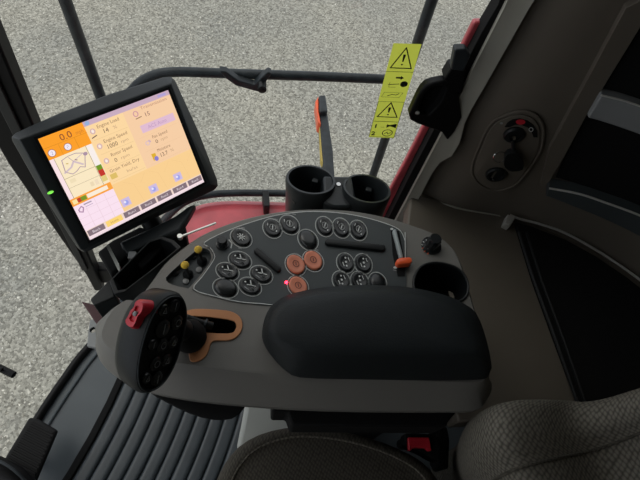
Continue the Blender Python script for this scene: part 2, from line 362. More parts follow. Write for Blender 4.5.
tube(kb, [ip(513,135,.014), ip(512.5,143,.02)], .004, 'dark', 10)
kb.build('key', t, bevel=.003)['label'] = 'black key head'
g = Geo(); cc = ip(500,151,.016); tube(g, [cc+.012*(math.cos(a)*u0+math.sin(a)*(v0*.9+n0*.3)) for a in np.linspace(0,6.28,24,endpoint=False)], .0011, 'chrome', 6, closed=True); g.build('key_ring', t)
dl = onw('power_socket', 495.5, 171, [(.020,0),(.020,.006),(.018,.008),(.015,.008),(.015,.001)], 'dark', t)
onw('socket_glint', 493, 176, [(.002,0),(.002,.005),(.001,.006)], 'chrome', dl, off=.007, seg=10)  # bright dot standing in for the highlight in the socket
# ------------------------------------------------------------------ floor
g = Geo()
rim_px = [(98,338),(90,347),(78,361),(67.5,376),(57,391),(47,406),(37.5,421),(22,447),(6,475),(-20,525)]
rim = [Pz(*p, .0) for p in rim_px]
fl = [p[:2] for p in rim]+[np.array([-.62,-.5]), np.array([1.1,-.5]), np.array([1.1,YG]), np.array([-.36,YG])]
g.rings([[np.array([p[0],p[1],-.06]) for p in fl],[np.array([p[0],p[1],0]) for p in fl]], 'floor'); tag(g.build('floor', bevel=.003), kind='structure')
g = Geo(); tube(g, [p+np.array([0,0,.006]) for p in rim], .011, 'frame', 10, 4); tag(g.build('trim_8'), kind='structure')
g = Geo(); P = [p+np.array([.028,-.012,.003]) for p in rim]; tube(g, P, .004, 'floor', 8, 4); tag(g.build('trim_9'), kind='structure')
# ribbed mat: height field in (s across, t along)
def mat_uv(s_, t_):
    dirv = np.array([-.345,-.94]); dirv /= np.linalg.norm(dirv); nv = np.array([-dirv[1], dirv[0]])
    o = np.array([-.325,.362]); cv = .35*(t_-.1)**2
    return o+dirv*t_+nv*(s_-cv+.004)
NS, NT = 180, 14; sp = .0355; W = sp*11
g = Geo(); grid = []
for j in range(NT+1):
    t_ = -.12+.62*j/NT
    row = []
    for i in range(NS+1):
        s_ = W*i/NS; ph = (s_/sp) % 1; h = .010*max(0, 1-abs(2*ph-1)**5)**.5 if .03 < ph < .97 else 0
        p = mat_uv(s_, t_); row.append(np.array([p[0], p[1], .004+h]))
    grid.append([np.array([row[0][0],row[0][1],.0])]+row+[np.array([row[-1][0],row[-1][1],.0])])
g.rings(grid, 'rub', False, False, closed=False)
tag(g.build('floor_mat', angle=50), 'black ribbed rubber mat on the cab floor below the console', 'floor mat')
# strip between mat and smooth floor band
g = Geo(); a = [mat_uv(-.022, x) for x in np.linspace(-.1,.5,8)]; b = [mat_uv(-.004, x) for x in np.linspace(-.1,.5,8)]
P = a+b[::-1]; g.rings([[np.array([p[0],p[1],.0]) for p in P],[np.array([p[0],p[1],.012]) for p in P]], 'deep'); tag(g.build('trim_10', bevel=.003), kind='structure')
# pedal
t = thing('foot_pedal', Pz(32,450,.02), 'black ribbed rubber foot pedal at the front edge of the floor', 'pedal')
slab(Geo(), [(29,417),(38,419),(57,430),(34,484),(18,492),(2,462)], .10, .085, 'frame').build('pedal_plate', t, bevel=.005)
g = Geo()
for k in range(11):
    f_ = (k+.7)/11.5; a = np.array([33,420])+(np.array([3,466])-np.array([33,420]))*f_; b = np.array([54,430])+(np.array([32,482])-np.array([54,430]))*f_
    tube(g, [Pz(*a,.1005), Pz(*b,.1005)], .0028, 'frame', 6)
g.build('tread', t)
g = Geo(); q = Pz(30,455,.085); tube(g, [q, q+np.array([-.02,.0,-.083])], .012, 'dark', 10); g.build('pivot_stem', t)
t = thing('steering_column', Pz(5,475,.0), 'dark curved column shroud in the bottom corner beside the pedal', 'column')
g = Geo(); tube(g, [Pz(-30,462,.16), Pz(-4,466,.16), Pz(14,475,.15), Pz(32,492,.12), Pz(48,520,.02)], [.02]*4+[.024], 'frame', 12, 0); g.build('shroud', t)
g = Geo(); tube(g, [Pz(-30,455,.185), Pz(-4,460,.185), Pz(14,470,.175), Pz(30,486,.15)], .003, 'rail', 8, 3); g.build('edge_highlight', t)  # lighter tube standing in for the highlight along the shroud
# ------------------------------------------------------------------ front pillar, glass
def ppoly(g, pts, y0, y1, m, smooth=0):   # slab in a vertical plane y = const
    P = crom(pts, smooth) if smooth else pts
    a = [Py(p[0], p[1], y0) for p in P]; g.prism([np.array([q[0], y1, q[2]]) for q in a], a, m); return g
ztop = 1.66
g = Geo(); a = Py(40,130,YG); b = Py(103,283,YG)
def pil(z, w0, w1, y0, y1):
    x = b[0]+(a[0]-b[0])*(z-b[2])/(a[2]-b[2]); return [np.array([x-w0,y0,z]), np.array([x-w1,y0,z]), np.array([x-w1,y1,z]), np.array([x-w0,y1,z])]
g.rings([pil(0,.025,0,YG-.015,YG+.02), pil(b[2]+.08,.028,0,YG-.015,YG+.02), pil(a[2]-.08,.075,0,YG-.015,YG+.02), pil(ztop,.10,0,YG-.015,YG+.02)], 'frame'); tag(g.build('trim_11', bevel=.004), kind='structure')
g = Geo(); g.rings([pil(b[2]+.12,.03,.015,YG-.021,YG-.015), pil(ztop,.055,.03,YG-.021,YG-.015)], 'framein'); tag(g.build('trim_12', bevel=.002), kind='structure')
xpl = b[0]-.005
g = Geo(); xr = wsurf(winv(400,190)[0],1,0)[0]
for nm, zz0, zz1 in (('trim_13', .02, .10), ('trim_14', 1.58, 1.66)):
    q = Geo(); box(q, [(xpl+xr)/2, YG+.015, (zz0+zz1)/2], [(xr-xpl)/2,0,0],[0,.015,0],[0,0,(zz1-zz0)/2], 'frame'); tag(q.build(nm, bevel=.004), kind='structure')
g.add([(xpl,YG+.012,.1),(xr+.25,YG+.012,.1),(xr+.25,YG+.012,1.62),(xpl,YG+.012,1.62)], [(0,1,2,3)], 'glass'); tag(g.build('window_1'), kind='structure')
g = Geo(); P = crom([p for p in rim[:9]], 4, closed=False); g.rings([[np.array([p[0]-.0,p[1],.02]) for p in P],[np.array([p[0],p[1],ztop]) for p in P]], 'glass', False, False, closed=False); tag(g.build('window_2'), kind='structure')
# cab shell that shades the inside
g = Geo(); box(g, [.24,.02,1.69], [.9,0,0],[0,.68,0],[0,0,.03], 'roofm'); tag(g.build('ceiling'), kind='structure')
g = Geo(); box(g, [1.1,-.02,.8], [.03,0,0],[0,.6,0],[0,0,.86], 'wall'); tag(g.build('wall_rear'), kind='structure')
g = Geo(); box(g, [.25,-.66,.85], [.87,0,0],[0,.03,0],[0,0,.83], 'wall'); tag(g.build('shade_wall_left'), kind='structure')  # unseen; the glass door side is made solid to shade the inside
# ------------------------------------------------------------------ outside: red ledge, tubes, railing, light arm
RZ = .28
g = Geo(); slab(g, [(150,262),(172,232),(183,212),(192,205),(208,200),(235,198),(300,200),(398,203),(405,222),(405,262)], RZ, RZ-.1, 'redpaint', smooth=3)
tag(g.build('red_fender', bevel=.02), 'dusty red body panel just outside the side window', 'body panel')
g = Geo(); tube(g, [Pz(x,y,RZ+.03) for x,y in [(150,238),(168,216),(185,202),(205,195.5),(235,193),(290,193.5),(340,195),(398,199),(420,202)]], .0095, 'rail', 12, 5)
o = g.build('hose'); tag(o, 'black hose running along the top of the red body panel', 'hose')
g = Geo(); slab(g, [(262,190),(269,190),(270,206),(264,206)], RZ+.042, RZ, 'dark'); tag(g.build('hose_clip', bevel=.003), 'small black clip holding the hose to the red body panel', 'clip')
OY = .98
t = thing('outside_railing', Py(405,90,OY)*np.array([1,1,0]), 'black tubular guard railing outside the side window', 'railing')
a, b = Py(65,0,OY), Py(100,95,OY); d_ = (b-a)/np.linalg.norm(b-a)
g = Geo(); tube(g, [a-d_*.4, a, b, b+d_*.8], .0135, 'rail', 14); g.build('post', t)
a, b = Py(432,0,OY), Py(374,172,OY); d_ = (b-a)/np.linalg.norm(b-a)
g = Geo(); tube(g, [a-d_*.4, a, b, b+d_*.35], .0135, 'rail', 14); g.build('post', t)
g = Geo(); tube(g, [Py(x,y,OY-.02) for x,y in [(112,150),(118,112),(134,88),(152,76),(175,72),(215,73),(260,74.5),(320,76.5),(402,80)]], .012, 'rail', 12, 5); g.build('rail', t)
g = Geo(); ppoly(g, [(219,71),(226,72),(239,81),(254,85),(262,77),(268,72),(272,74),(264,85),(266,91),(258,92),(250,90),(236,86),(226,79)], OY-.05, OY-.03, 'rail'); g.build('bracket', t, bevel=.003)
g = Geo(); lathe(g, Py(262,87,OY-.06), (0,-1,0), [(.011,-.02),(.011,.01),(.007,.012)], 'dark', 12); g.build('bolt', t)
# light arm
AZh = .1
t = thing('marker_arm', Pz(330,168,AZh), 'dark swing-out marker arm with orange reflector tip outside the window', 'marker arm')
g = Geo(); slab(g, [(319,112),(327,110),(333,150),(335,180),(325,180),(322,150)], AZh, AZh-.05, 'rail'); g.build('arm', t, bevel=.005)
g = Geo(); slab(g, [(319,95),(325.5,94.5),(328,111),(319.5,112)], AZh+.02, AZh-.03, 'rail'); g.build('tip_block', t, bevel=.006)
g = Geo(); slab(g, [(315.5,101),(318.5,95.5),(319,112),(321,124),(318,122)], AZh+.012, AZh-.04, 'amber'); g.build('reflector', t, bevel=.004)['label'] = 'orange reflector'
g = Geo(); slab(g, [(319.5,125),(321.5,125),(323,163),(321,160)], AZh-.005, AZh-.03, 'ochre'); g.build('edge_stripe', t)['label'] = 'worn yellow edge'
# wiper
t = thing('wiper', Pz(4,371,.25), 'black windscreen wiper end outside the front glass', 'wiper')
g = Geo(); ctr = Pz(14,375,.25); tube(g, [Pz(-40,352,.25), Pz(0,368,.25), ctr], .0075, 'frame', 8); g.build('blade', t)
g = Geo(); tube(g, [Pz(-60,350,.27), Pz(-20,362,.265), Pz(2,370,.262)], .0045, 'frame', 8); g.build('wiper_arm', t)
# ------------------------------------------------------------------ warning decal on the glass
DY = YG+.010
q = [Py(393.5,43,DY), Py(421.5,44,DY), Py(394,138,DY), Py(368.5,137,DY)]  # TL TR BR BL
def dec(u, v, h): # u 0..1, v 0..1 down
    p = (q[0]*(1-u)+q[1]*u)*(1-v)+(q[3]*(1-u)+q[2]*u)*v; return p+np.array([0,-h,0])
g = Geo(); g.prism([dec(u,v,0) for u,v in ((0,0),(1,0),(1,1),(0,1))], [dec(u,v,-.0006) for u,v in ((0,0),(1,0),(1,1),(0,1))], 'decal') if False else g.add([dec(u,v,.0004) for u,v in ((0,0),(1,0),(1,1),(0,1))], [(0,1,2,3)], 'decal')
fr = Frame(g, lambda u, v, h: dec(u, v, .0006+h)); K = 'ink'
W_, H_ = np.linalg.norm(q[1]-q[0]), np.linalg.norm(q[3]-q[0]); ra = W_/H_
def L2(pts, w, closed=False): # width in u units, isotropic
    fr2 = Frame(g, lambda u, v, h: dec(u, v*ra, .0006+h)); fr2.line([(u, v/ra) for u, v in pts], w, K, 0, closed)
for v0_ in (.035, .575):
    hh = .185 if v0_ < .1 else .165
    L2([(.5,v0_),(.88,v0_+hh),(.12,v0_+hh)], .045, True)
    fr.poly([(.46,v0_+hh*.32),(.56,v0_+hh*.32),(.53,v0_+hh*.68),(.48,v0_+hh*.68)], K); fr.disc(.505, v0_+hh*.82, .035, .035*ra, K)
L2([(0.01,.565),(.99,.565),(.99,.99),(.01,.99)], .018, True); L2([(0,.255),(1,.255)], .02); L2([(.02,.795),(.98,.795)], .025)
fr.poly([(.42,.305),(.60,.305),(.60,.295),(.72,.315),(.60,.332),(.60,.322),(.42,.322)], K)
L2([(.22,.385),(.6,.375)], .035); fr.disc(.78,.375,.14,.14*ra,K); L2([(.25,.36),(.25,.41),(.5,.41)], .012)
L2([(.14,.465),(.84,.465),(.74,.515),(.08,.515)], .012, True); L2([(.3,.5),(.45,.485),(.6,.49),(.7,.475)], .03)
def dtext(s_, u, v, size):
    vs, fs = tmesh(s_, size, .012); g.add([dec(u+a[0], v-a[1]*ra, .0007) for a in vs], fs, K)
dtext('1', .09, .875, .30); dtext('2', .07, .968, .30)
L2([(.36,.865),(.5,.865)], .015); fr.poly([(.58,.83),(.70,.835),(.95,.815),(.95,.87),(.70,.85),(.58,.87)], K)
L2([(.68+.19*math.cos(k*.35),.935+.19*ra*math.sin(k*.35)) for k in range(18)], .035, True); L2([(.57,.945),(.66,.925),(.70,.95),(.80,.93)], .03)
tag(g.build('warning_decal', smooth=False, fix=False), 'yellow-green warning decal with triangle pictograms stuck on the window', 'decal')
# ------------------------------------------------------------------ latch on the right pillar
t = thing('window_latch', wsurf(*winv(455,110)), 'black latch housing with open cup clamped to the side pillar', 'latch')
LY = YG-.03
g = Geo(); out = [(443,81.5),(433,83.5),(426,86),(421,91),(417.5,97),(409,115),(410.5,120.5),(418,124.5),(428,128),(442,133),(447.5,141),(455,132),(462,118),(459,97),(454,82)]
inn = [(441,86),(434,87.5),(428,91),(423,99),(420,108),(422,114.5),(429,115.5),(436,108),(442,101),(447,90)]
f0 = [Py(*p, LY) for p in out]; b0 = [np.array([p[0], LY+.018, p[2]]) for p in f0]
ob = Geo(); ob.prism(f0, b0, 'frame'); hs = ob.build('housing', t, bevel=.004)
def cut(o, gm):
    me = bpy.data.meshes.new('c'); me.from_pydata([tuple(v) for v in gm.v], [], gm.f)
    bm = bmesh.new(); bm.from_mesh(me); bmesh.ops.recalc_face_normals(bm, faces=bm.faces); bm.to_mesh(me); bm.free()
    for m_ in gm.mats: me.materials.append(m_)
    c = bpy.data.objects.new('cutter', me); COL.objects.link(c)
    keep = [(m_.type, m_.width, m_.segments) for m_ in o.modifiers if m_.type == 'BEVEL']
    o.modifiers.clear()
    if o.parent is None: c.location = (0,0,0)
    bo = o.modifiers.new('b', 'BOOLEAN'); bo.object = c; bo.operation = 'DIFFERENCE'; bo.solver = 'EXACT'
    try: bo.material_mode = 'TRANSFER'
    except Exception: pass
    bpy.context.view_layer.update(); dg = bpy.context.evaluated_depsgraph_get()
    nm = bpy.data.meshes.new_from_object(o.evaluated_get(dg)); o.modifiers.clear(); o.data = nm
    nm.polygons.foreach_set('use_smooth', [True]*len(nm.polygons)); nm.set_sharp_from_angle(angle=math.radians(40))
    for _, w_, s_ in keep:
        b = o.modifiers.new('bevel', 'BEVEL'); b.width = w_; b.segments = s_; b.limit_method = 'ANGLE'; b.angle_limit = math.radians(38)
    bpy.data.objects.remove(c)
f1 = [Py(*p, LY-.01) for p in inn]; cg = Geo(); f1 = [np.array([p[0], LY-.01, p[2]]) for p in [Py(*p_, LY) for p_ in inn]]
cg.prism(f1, [np.array([p[0], LY+.014, p[2]]) for p in f1], 'deep'); cut(hs, cg)
g = Geo(); ppoly(g, [(451,69),(463,68),(466,72),(462,95),(452,90),(444,80)], LY, YG-.004, 'frame'); g.build('arm', t, bevel=.003)
g = Geo(); ppoly(g, [(455,50),(466,49.5),(471,56),(464,72),(451,70)], LY-.008, LY+.008, 'rail'); g.build('clamp_block', t, bevel=.003)
g = Geo(); lathe(g, Py(417.5,112.5,LY), (0,-1,0), [(.004,-.003),(.004,.002),(.002,.003)], 'silver', 10); g.build('screw', t)
# ------------------------------------------------------------------ double cup holder
CZ = .70
t = thing('cup_holder', Pz(338,200,CZ-.1), 'black double cup holder between the console and side window', 'cup holder')
c1, c2 = Pz(311,179,CZ), Pz(367,188,CZ)
for c_, r_, dip in ((c1,.0435,0), (c2,.0425,0)):
    TL = (.03,.30,1); g = Geo(); lathe(g, c_, TL, [(r_*.80,-.10),(r_*.86,-.095),(r_*.98,-.02),(r_*1.02,-.004),(r_*.99,0),(r_*.90,0),(r_*.87,-.004),(r_*.80,-.085),(.001,-.088)], 'cup', 40, cap1=False)
    w_ = g.build('cup_well', t)
    gg = Geo()
    for k in range(2):
        an = 1.2+k*2.6; p_ = c_+np.array([math.cos(an)*r_*.80, math.sin(an)*r_*.78-.012, -.042-.03*math.sin(an)*.3]); box(gg, p_, [.006*-math.sin(an),.006*math.cos(an),0],[.005*math.cos(an),.005*math.sin(an),0],[0,0,.022], 'cup'); gg.build('grip_tab', w_, bevel=.002); gg = Geo()
    
g = Geo(); mid = (c1+c2)/2
P = [mid+np.array([x,y,0]) for x,y in [(-.026,.022),(0,.022),(.026,.022),(.03,-.036),(.014,-.046),(-.014,-.046),(-.03,-.036)]]
g.prism([p-np.array([0,0,.006]) for p in P], [p-np.array([0,0,.085]) for p in P], 'cup'); g.build('bridge', t, bevel=.005)
g = Geo(); lathe(g, mid+np.array([-.005,-.045,-.03]), (0,-.5,1), [(.013,-.03),(.013,0),(.009,.004)], 'dark', 16); g.build('knob', t)
g = Geo(); lathe(g, mid+np.array([0,.002,-.006]), (0,0,1), [(.004,-.002),(.004,.002)], 'chrome', 10); g.build('screw', t)
g = Geo(); tube(g, [mid+np.array([0,0,-.08]), mid+np.array([0,.03,-.17]), mid+np.array([0,.09,-.29])], .014, 'dark', 10); g.build('mounting_stem', t)
# ------------------------------------------------------------------ console
CT = .72
cons = thing('armrest_console', Pz(320,340,.42), 'grey armrest console with button panel and black padded armrest', 'console')
pairs = [((97,338),(96,350)),((101,322),(96,338)),((110,309),(98,322)),((122,300),None),((134,300),None),((150,281),None),((164,262),None),((180,248),None),((198,235),None),((218,225.5),None),((240,218),None),((265,212),None),((292,208),None),((318,207),None),((345,208),None),((370,211.5),None),((395,217.5),None),((420,226),None),((440,234.5),None),((454,246),None),((463,262),None),((470,285),None),((478,312),None),((486,338),None),((491,360),None),((490,378),(492,384)),((484,384),(487,400)),((470,384.5),(476,410)),((440,384),(445,411)),((400,383),(400,411)),((360,382.5),(360,410.5)),((320,381.5),(320,409.5)),((280,379.5),(280,407.5)),((245,376),(245,405)),((210,371),(212,402)),((180,366),(182,398)),((155,362),(152,392)),((130,360),(126,382)),((108,352),(104,366))]
topr = [Pz(*a, CT) for a, b in pairs]; ctr = sum(topr)/len(topr)
low = [Pz(*(b), .685) if b else np.array([q_[0], q_[1], .685]) for (a, b), q_ in zip(pairs, topr)]
def inset(r_, f_, z): return [np.array([ctr[0]+(p[0]-ctr[0])*f_, ctr[1]+(p[1]-ctr[1])*f_, z]) for p in r_]
inner_top = [p+(ctr-p)/np.linalg.norm(ctr-p)*.006 for p in topr]
def cr(r_): return crom(r_, 3)
g = Geo(); g.rings([cr(inset(low,.9,.635)), cr(inset(low,.97,.65)), cr([p-np.array([0,0,.012]) for p in low]), cr(low), cr([a*.12+b*.88-np.array([0,0,.0035]) for a, b in zip(low, topr)]), cr([np.array([p[0],p[1],CT]) for p in inner_top])], 'console')
body = g.build('body', cons, angle=50)
# cutters: gate slot, lever pod, cup recess
tz = .73
def cutz(pts, z1, z0, m, smooth=0):
    g = Geo(); P = crom(pts, smooth) if smooth else pts; tp = [Pz(p[0],p[1],CT) for p in P]
    g.prism([np.array([a[0],a[1],z1]) for a in tp], [np.array([a[0],a[1],z0]) for a in tp], m); return g
cup_px = [(414,287),(415,276),(421,267),(432,263),(445,264),(458,269),(466,278),(468,290),(462,300),(440,306),(422,302)]
cut(body, cutz(cup_px, .74, .655, 'dark', 3))
slot = [(190,319),(195,316.5),(228,320),(236,324),(235,331),(228,334),(205,333),(192,330)]
cut(body, cutz(slot, .74, .68, 'deep', 2))
pod = [(166,280),(170,273),(196,250.5),(202,248),(208,249.5),(211,255),(209,264),(191,286),(186,288),(172,284.5)]
cut(body, cutz(pod, .74, .708, 'panel', 2))
# cup recess rim
g = Geo(); tube(g, [Pz(x,y,CT+.001) for x,y in crom(cup_px,3)], .0022, 'dark', 8, closed=True); g.build('cup_recess_rim', cons)
# control panel plate + printed outlines
pan = [(192.5,289.5),(201,277),(212,261),(213.5,255),(209,247.5),(203,242.5),(225,231),(250,222),(275,215),(300,211.5),(320,211),(345,213),(370,218),(392,225),(402,231),(406,240),(406.5,260),(406.5,300),(380,312),(300,314),(272,305.5),(240,302.5),(215,297)]
g = Geo(); PT = CT+.0018; slab(g, pan, PT, CT-.0005, 'panel'); 
fr = Frame(g, lambda u, v, h: Pz(u, v, PT)+np.array([0,0,.0004+h]))
cxy = (300,262); edge = [(x+(cxy[0]-x)*.012, y+(cxy[1]-y)*.012) for x, y in pan]; edge = edge[19:]+edge[:16]
fr.line(crom(edge[3:]+[edge[0]] if False else edge, 3, closed=False), .75, 'line')
BT = [ # x, y, major, minor, angle, kind
 (241.2,238.2,10,7.2,32,'star'),(240,260.5,10.5,7,22,'arrow'),(227.5,271.7,10.5,7,22,'arrow'),(261.2,275,10.5,7.2,25,'arrow'),(250,286.7,10.5,7.2,25,'arrow'),(225.5,288.2,11.5,8.2,18,'blank'),
 (272.5,228.7,9,7.2,45,'ring'),(289.5,225,9.5,7.2,42,'ring'),(308,240,10,7.4,48,'blank'),(295.7,265,10.2,8,48,'o'),(313,261,10.2,8,48,'o'),(298,286.5,10.2,8,48,'o'),
 (324.5,226.7,9,6.8,60,'ring'),(341.2,228.2,9,6.8,62,'ring'),(358.2,230.5,9,6.8,64,'ring'),(345.5,263.2,9,7,62,'dots'),(363.2,264,9,7,62,'dots'),(341.2,281,9,7,60,'dots'),(359.5,281.5,9,7,60,'dots'),(377.5,282.5,9,7,60,'blank')]
def ell(x, y, a, b, an, k, n=28):
    t = 2*math.pi*k/n; an = math.radians(an); u, v = a*math.cos(t), b*math.sin(t); return (x+u*math.cos(an)-v*math.sin(an), y+u*math.sin(an)+v*math.cos(an))
for x, y, a, b, an, k in BT: fr.line([ell(x,y,a+1.7,b+1.7,an,i) for i in range(28)], .8, 'line', 0, True)
for x, y, w_ in [(243,227.5,3),(240,248,3),(276,219,3),(294,214,3),(343,253,3),(366,254,3),(296,253.5,4),(316,249.5,4),(236,229,2),(208,246.5,4),(395,270,3)]: fr.line([(x-w_/2,y),(x+w_/2,y+.8)], .9, 'greyrub')
g.build('control_panel', cons, bevel=0)['label'] = 'charcoal button panel with thin white outlines'
for x, y, a, b, an, k in BT:
    m = 'orange' if k == 'o' else 'button'; g = Geo(); rg = []
    hs_ = [(1,0),(1,.0022),(.95,.0036),(.8,.0048),(.5,.0055),(.2,.0057)] if k == 'blank' else [(1,0),(1,.0030),(.94,.0040),(.82,.0042),(.6,.0034),(.25,.003)]
    for s_, h in hs_: rg.append([Pz(*ell(x,y,a*s_,b*s_,an,i), PT)+np.array([0,0,h]) for i in range(28)])
    g.rings(rg, m)
    def bl(u, v, h, x=x, y=y, a=a, b=b, an=an):
        c_, s_ = math.cos(math.radians(an)), math.sin(math.radians(an)); return Pz(x+u*a*c_-v*b*s_, y+u*a*s_+v*b*c_, PT)+np.array([0,0,.0046+h])
    fb = Frame(g, bl)
    if k == 'star':
        for q_ in range(4): c_, s_ = .42*math.cos(q_*.785), .42*math.sin(q_*.785); fb.line([(-c_,-s_),(c_,s_)], .09, 'line')
    elif k == 'arrow':
        fb.line([(-.15,-.62),(.1,-.1),(-.3,.05)], .11, 'line'); fb.line([(.1,-.1),(.5,-.2)], .11, 'line'); fb.ring(.35,.35,.16,.16,.07,'line'); fb.disc(-.55,-.2,.09,.11,'line'); fb.line([(-.4,.5),(0,.6)], .1, 'greyrub')
    elif k == 'ring':
        fb.ring(0,0,.36,.36,.08,'line'); fb.disc(.62,0,.08,.1,'line'); fb.line([(-.15,-.2),(.15,.2)], .1, 'line'); fb.line([(-.7,.1),(-.55,.3)], .09, 'line')
    elif k == 'dots':
        fb.disc(0,0,.12,.14,'line'); fb.disc(.42,.18,.1,.12,'line'); fb.disc(-.42,-.2,.1,.12,'line'); fb.line([(-.1,.45),(.3,.5)], .1, 'line'); fb.line([(-.3,-.55),(.1,-.5)], .09, 'line')
    elif k == 'o':
        fb.ring(0,0,.33,.33,.06,'darkred'); fb.line([(-.12,-.1),(.12,.1)], .08, 'darkred')
    o = g.build('push_button', cons, angle=45, fix=False); 
    if k == 'o': o['label'] = 'orange push button'
    elif k == 'blank': o['label'] = 'blank black button'
def capsule(g, a, b, w_, z0, h, m):
    a, b = np.array(a, float), np.array(b, float); d = (b-a)/np.linalg.norm(b-a); n = np.array([-d[1], d[0]])
    def ringp(f_): 
        o = []
        for i in range(9): t = -math.pi/2+math.pi*i/8; o.append(b+w_*f_*(math.cos(t)*d+math.sin(t)*n))
        for i in range(9): t = math.pi/2+math.pi*i/8; o.append(a+w_*f_*(math.cos(t)*d+math.sin(t)*n))
        return o
    g.rings([[Pz(*p, z0)+np.array([0,0,hh]) for p in ringp(f_)] for f_, hh in ((1,0),(1,h*.6),(.8,h*.9),(.4,h))], m); return g
capsule(Geo(), (257,252), (278,270), 3.0, PT, .006, 'dark').build('finger_bar', cons)
capsule(Geo(), (328,243), (382,249), 3.2, PT, .006, 'dark').build('finger_bar', cons)
g = Geo(); lathe(g, Pz(286.3,282.6,PT), (0,0,1), [(.0022,0),(.0022,.0012),(.001,.002)], 'led', 14); g.build('indicator_light', cons)['label'] = 'glowing red indicator light'
def knob(px, py, r_, h, parent, z, name='rotary_knob', m='button', skirt=1.35):
    g = Geo(); c_ = Pz(px, py, z); u_, v_ = np.array([1.,0,0]), np.array([0,1.,0]); rg = []
    for f_, hh in ((skirt,0),(skirt,.0025),(1.05,.003),(1.0,.004),(.97,h*.9),(.85,h),(.3,h)):
        rg.append([c_+np.array([0,0,hh])+r_*f_*(1+(.05*math.cos(9*t) if .003 < hh < h else 0))*(math.cos(t)*u_+math.sin(t)*v_) for t in np.linspace(0,2*math.pi,54,endpoint=False)])
    g.rings(rg, m); o = g.build(name, parent, angle=35); return o
k1 = knob(222.5,244.8,.0072,.016,cons,PT)
g = Geo(); fr = Frame(g, lambda u,v,h: Pz(u,v,PT)+np.array([0,0,.0006])); fr.line([(229,240),(232,243.5),(231,248)], 1.2, 'line'); g.build('dial_scale', cons, fix=False)
k2 = knob(431,246,.0105,.024,cons,CT,skirt=1.55); k2['label'] = 'large black rotary knob'
g = Geo(); c_ = Pz(430,248,CT)
for t in np.linspace(1.9,4.2,6): tube(g, [c_+np.array([.0125*math.cos(t),.0125*math.sin(t),.0028]), c_+np.array([.015*math.cos(t),.015*math.sin(t),.0028])], .0006, 'line' if t < 3 else 'amber', 5)
g.build('dial_mark', k2)
# throttle slider
g = Geo(); slab(g, [(391,230),(399,231),(405,262),(405,276),(398,276),(393,255)], PT+.0012, PT-.001, 'deep'); g.build('slider_slot', cons)
g = Geo(); capsule(g, (394,232.5), (400.5,258), 1.9, PT+.001, .006, 'bright'); sl = g.build('throttle_slider', cons); sl['label'] = 'grey throttle slider with orange grip'
g = Geo(); capsule(g, (398.5,264.3), (407,263.5), 3.6, PT+.002, .012, 'amber'); g.build('slider_grip', sl)['label'] = 'orange grip'
g = Geo(); fr = Frame(g, lambda u,v,h: Pz(u,v,PT)+np.array([0,0,.0018])); fr.disc(395,268,2,1.2,'line'); fr.disc(391.5,229.5,1.6,1,'line'); fr.line([(404.8,233),(405,258)], .8,'line'); g.build('slider_scale', cons, fix=False)
# small lever pod
pz = .7085
for (px, py) in ((202,262),(188,275)):
    g = Geo(); lathe(g, Pz(px, py, pz), (.1,-.1,1), [(.0075,0),(.0075,.004),(.005,.008),(.0025,.012),(.0025,.016)], 'dark', 18); tg = g.build('toggle_lever', cons)
for tg, (px, py) in zip([o for o in bpy.data.objects if o.name.startswith('toggle_lever')], ((198.3,249.5),(185,265))):
    g = Geo(); c_ = Pz(px, py, .74); lathe(g, c_, (.3,-.4,1), [(.001,-.006),(.0045,-.0045),(.0058,0),(.0045,.0045),(.001,.006)], 'yellow', 18)
    base = Pz(px+4, py+11, .722); tube(g, [base, c_], .0022, 'dark', 8); g.build('knob', tg)['label'] = 'yellow knob'
for px, py in ((199,270),(186,281.5),(176,273),(194,257)):
    g = Geo(); lathe(g, Pz(px, py, pz), (0,0,1), [(.0045,0),(.0045,.002),(.003,.003)], 'greyrub' if px in (199,186) else 'dark', 14); g.build('pod_symbol', cons)
# gate plate
gate = [(183,313),(186,310.8),(196,308.8),(215,309.3),(230,311),(238,315),(242,321),(242,329),(237,336.5),(229,340),(216,340.5),(211,343),(208,352),(203,358.5),(196,361.5),(190,360),(188,345),(184,330)]
g = Geo(); slab(g, gate, CT+.0025, CT-.0005, 'tan', smooth=3); gp = g.build('gate_plate', cons); gp['label'] = 'tan plate around the lever slot'
cut(gp, cutz(slot, .74, .70, 'tan', 2)); gp.modifiers.clear()
b_ = gp.modifiers.new('bevel','BEVEL'); b_.width = .0006; b_.segments = 2; b_.limit_method = 'ANGLE'
# armrest pad
pad = [(262,337),(263,325),(266,315),(272,307.5),(281,300.5),(293,296),(315,291.5),(342,288.8),(372,288),(403,290),(425,293.5),(446,299),(462,306.5),(474,316),(481,333),(486,352),(489,368),(488,377),(478,379.5),(440,380.5),(394,380),(340,379),(300,377.5),(286,371),(274,359),(266,348)]
base_ = [Pz(*p, CT+.002) for p in pad]
crest_px = [(270,333),(270,324),(273,315.5),(278,308.5),(287,302.5),(298,298.5),(318,294),(344,291),(372,290.3),(402,292.3),(424,296),(443,301.5),(457,309),(467,318),(474,333),(479,345),(480,352),(478,354.5),(470,355.5),(435,356.5),(392,357),(342,356.5),(308,354.5),(294,350.5),(282,344.5),(274,339)]
crest = [Pz(*p, CT+.046) for p in crest_px]; cc = sum(crest)/len(crest)
mid1 = [a+(b-a)*.15+np.array([0,0,.012]) for a, b in zip(base_, crest)]
mid2 = [a+(b-a)*.62+np.array([0,0,.006]) for a, b in zip(base_, crest)]
def shr(r_, f_, dz): return [cc+(p-cc)*f_+np.array([0,0,dz]) for p in r_]
g = Geo(); g.rings([crom(r_,2) for r_ in (base_, mid1, mid2, crest, shr(crest,.93,.003), shr(crest,.7,.006), shr(crest,.35,.008), shr(crest,.05,.008))], 'pad')
g.build('armrest_pad', cons, angle=60)['label'] = 'black padded armrest'
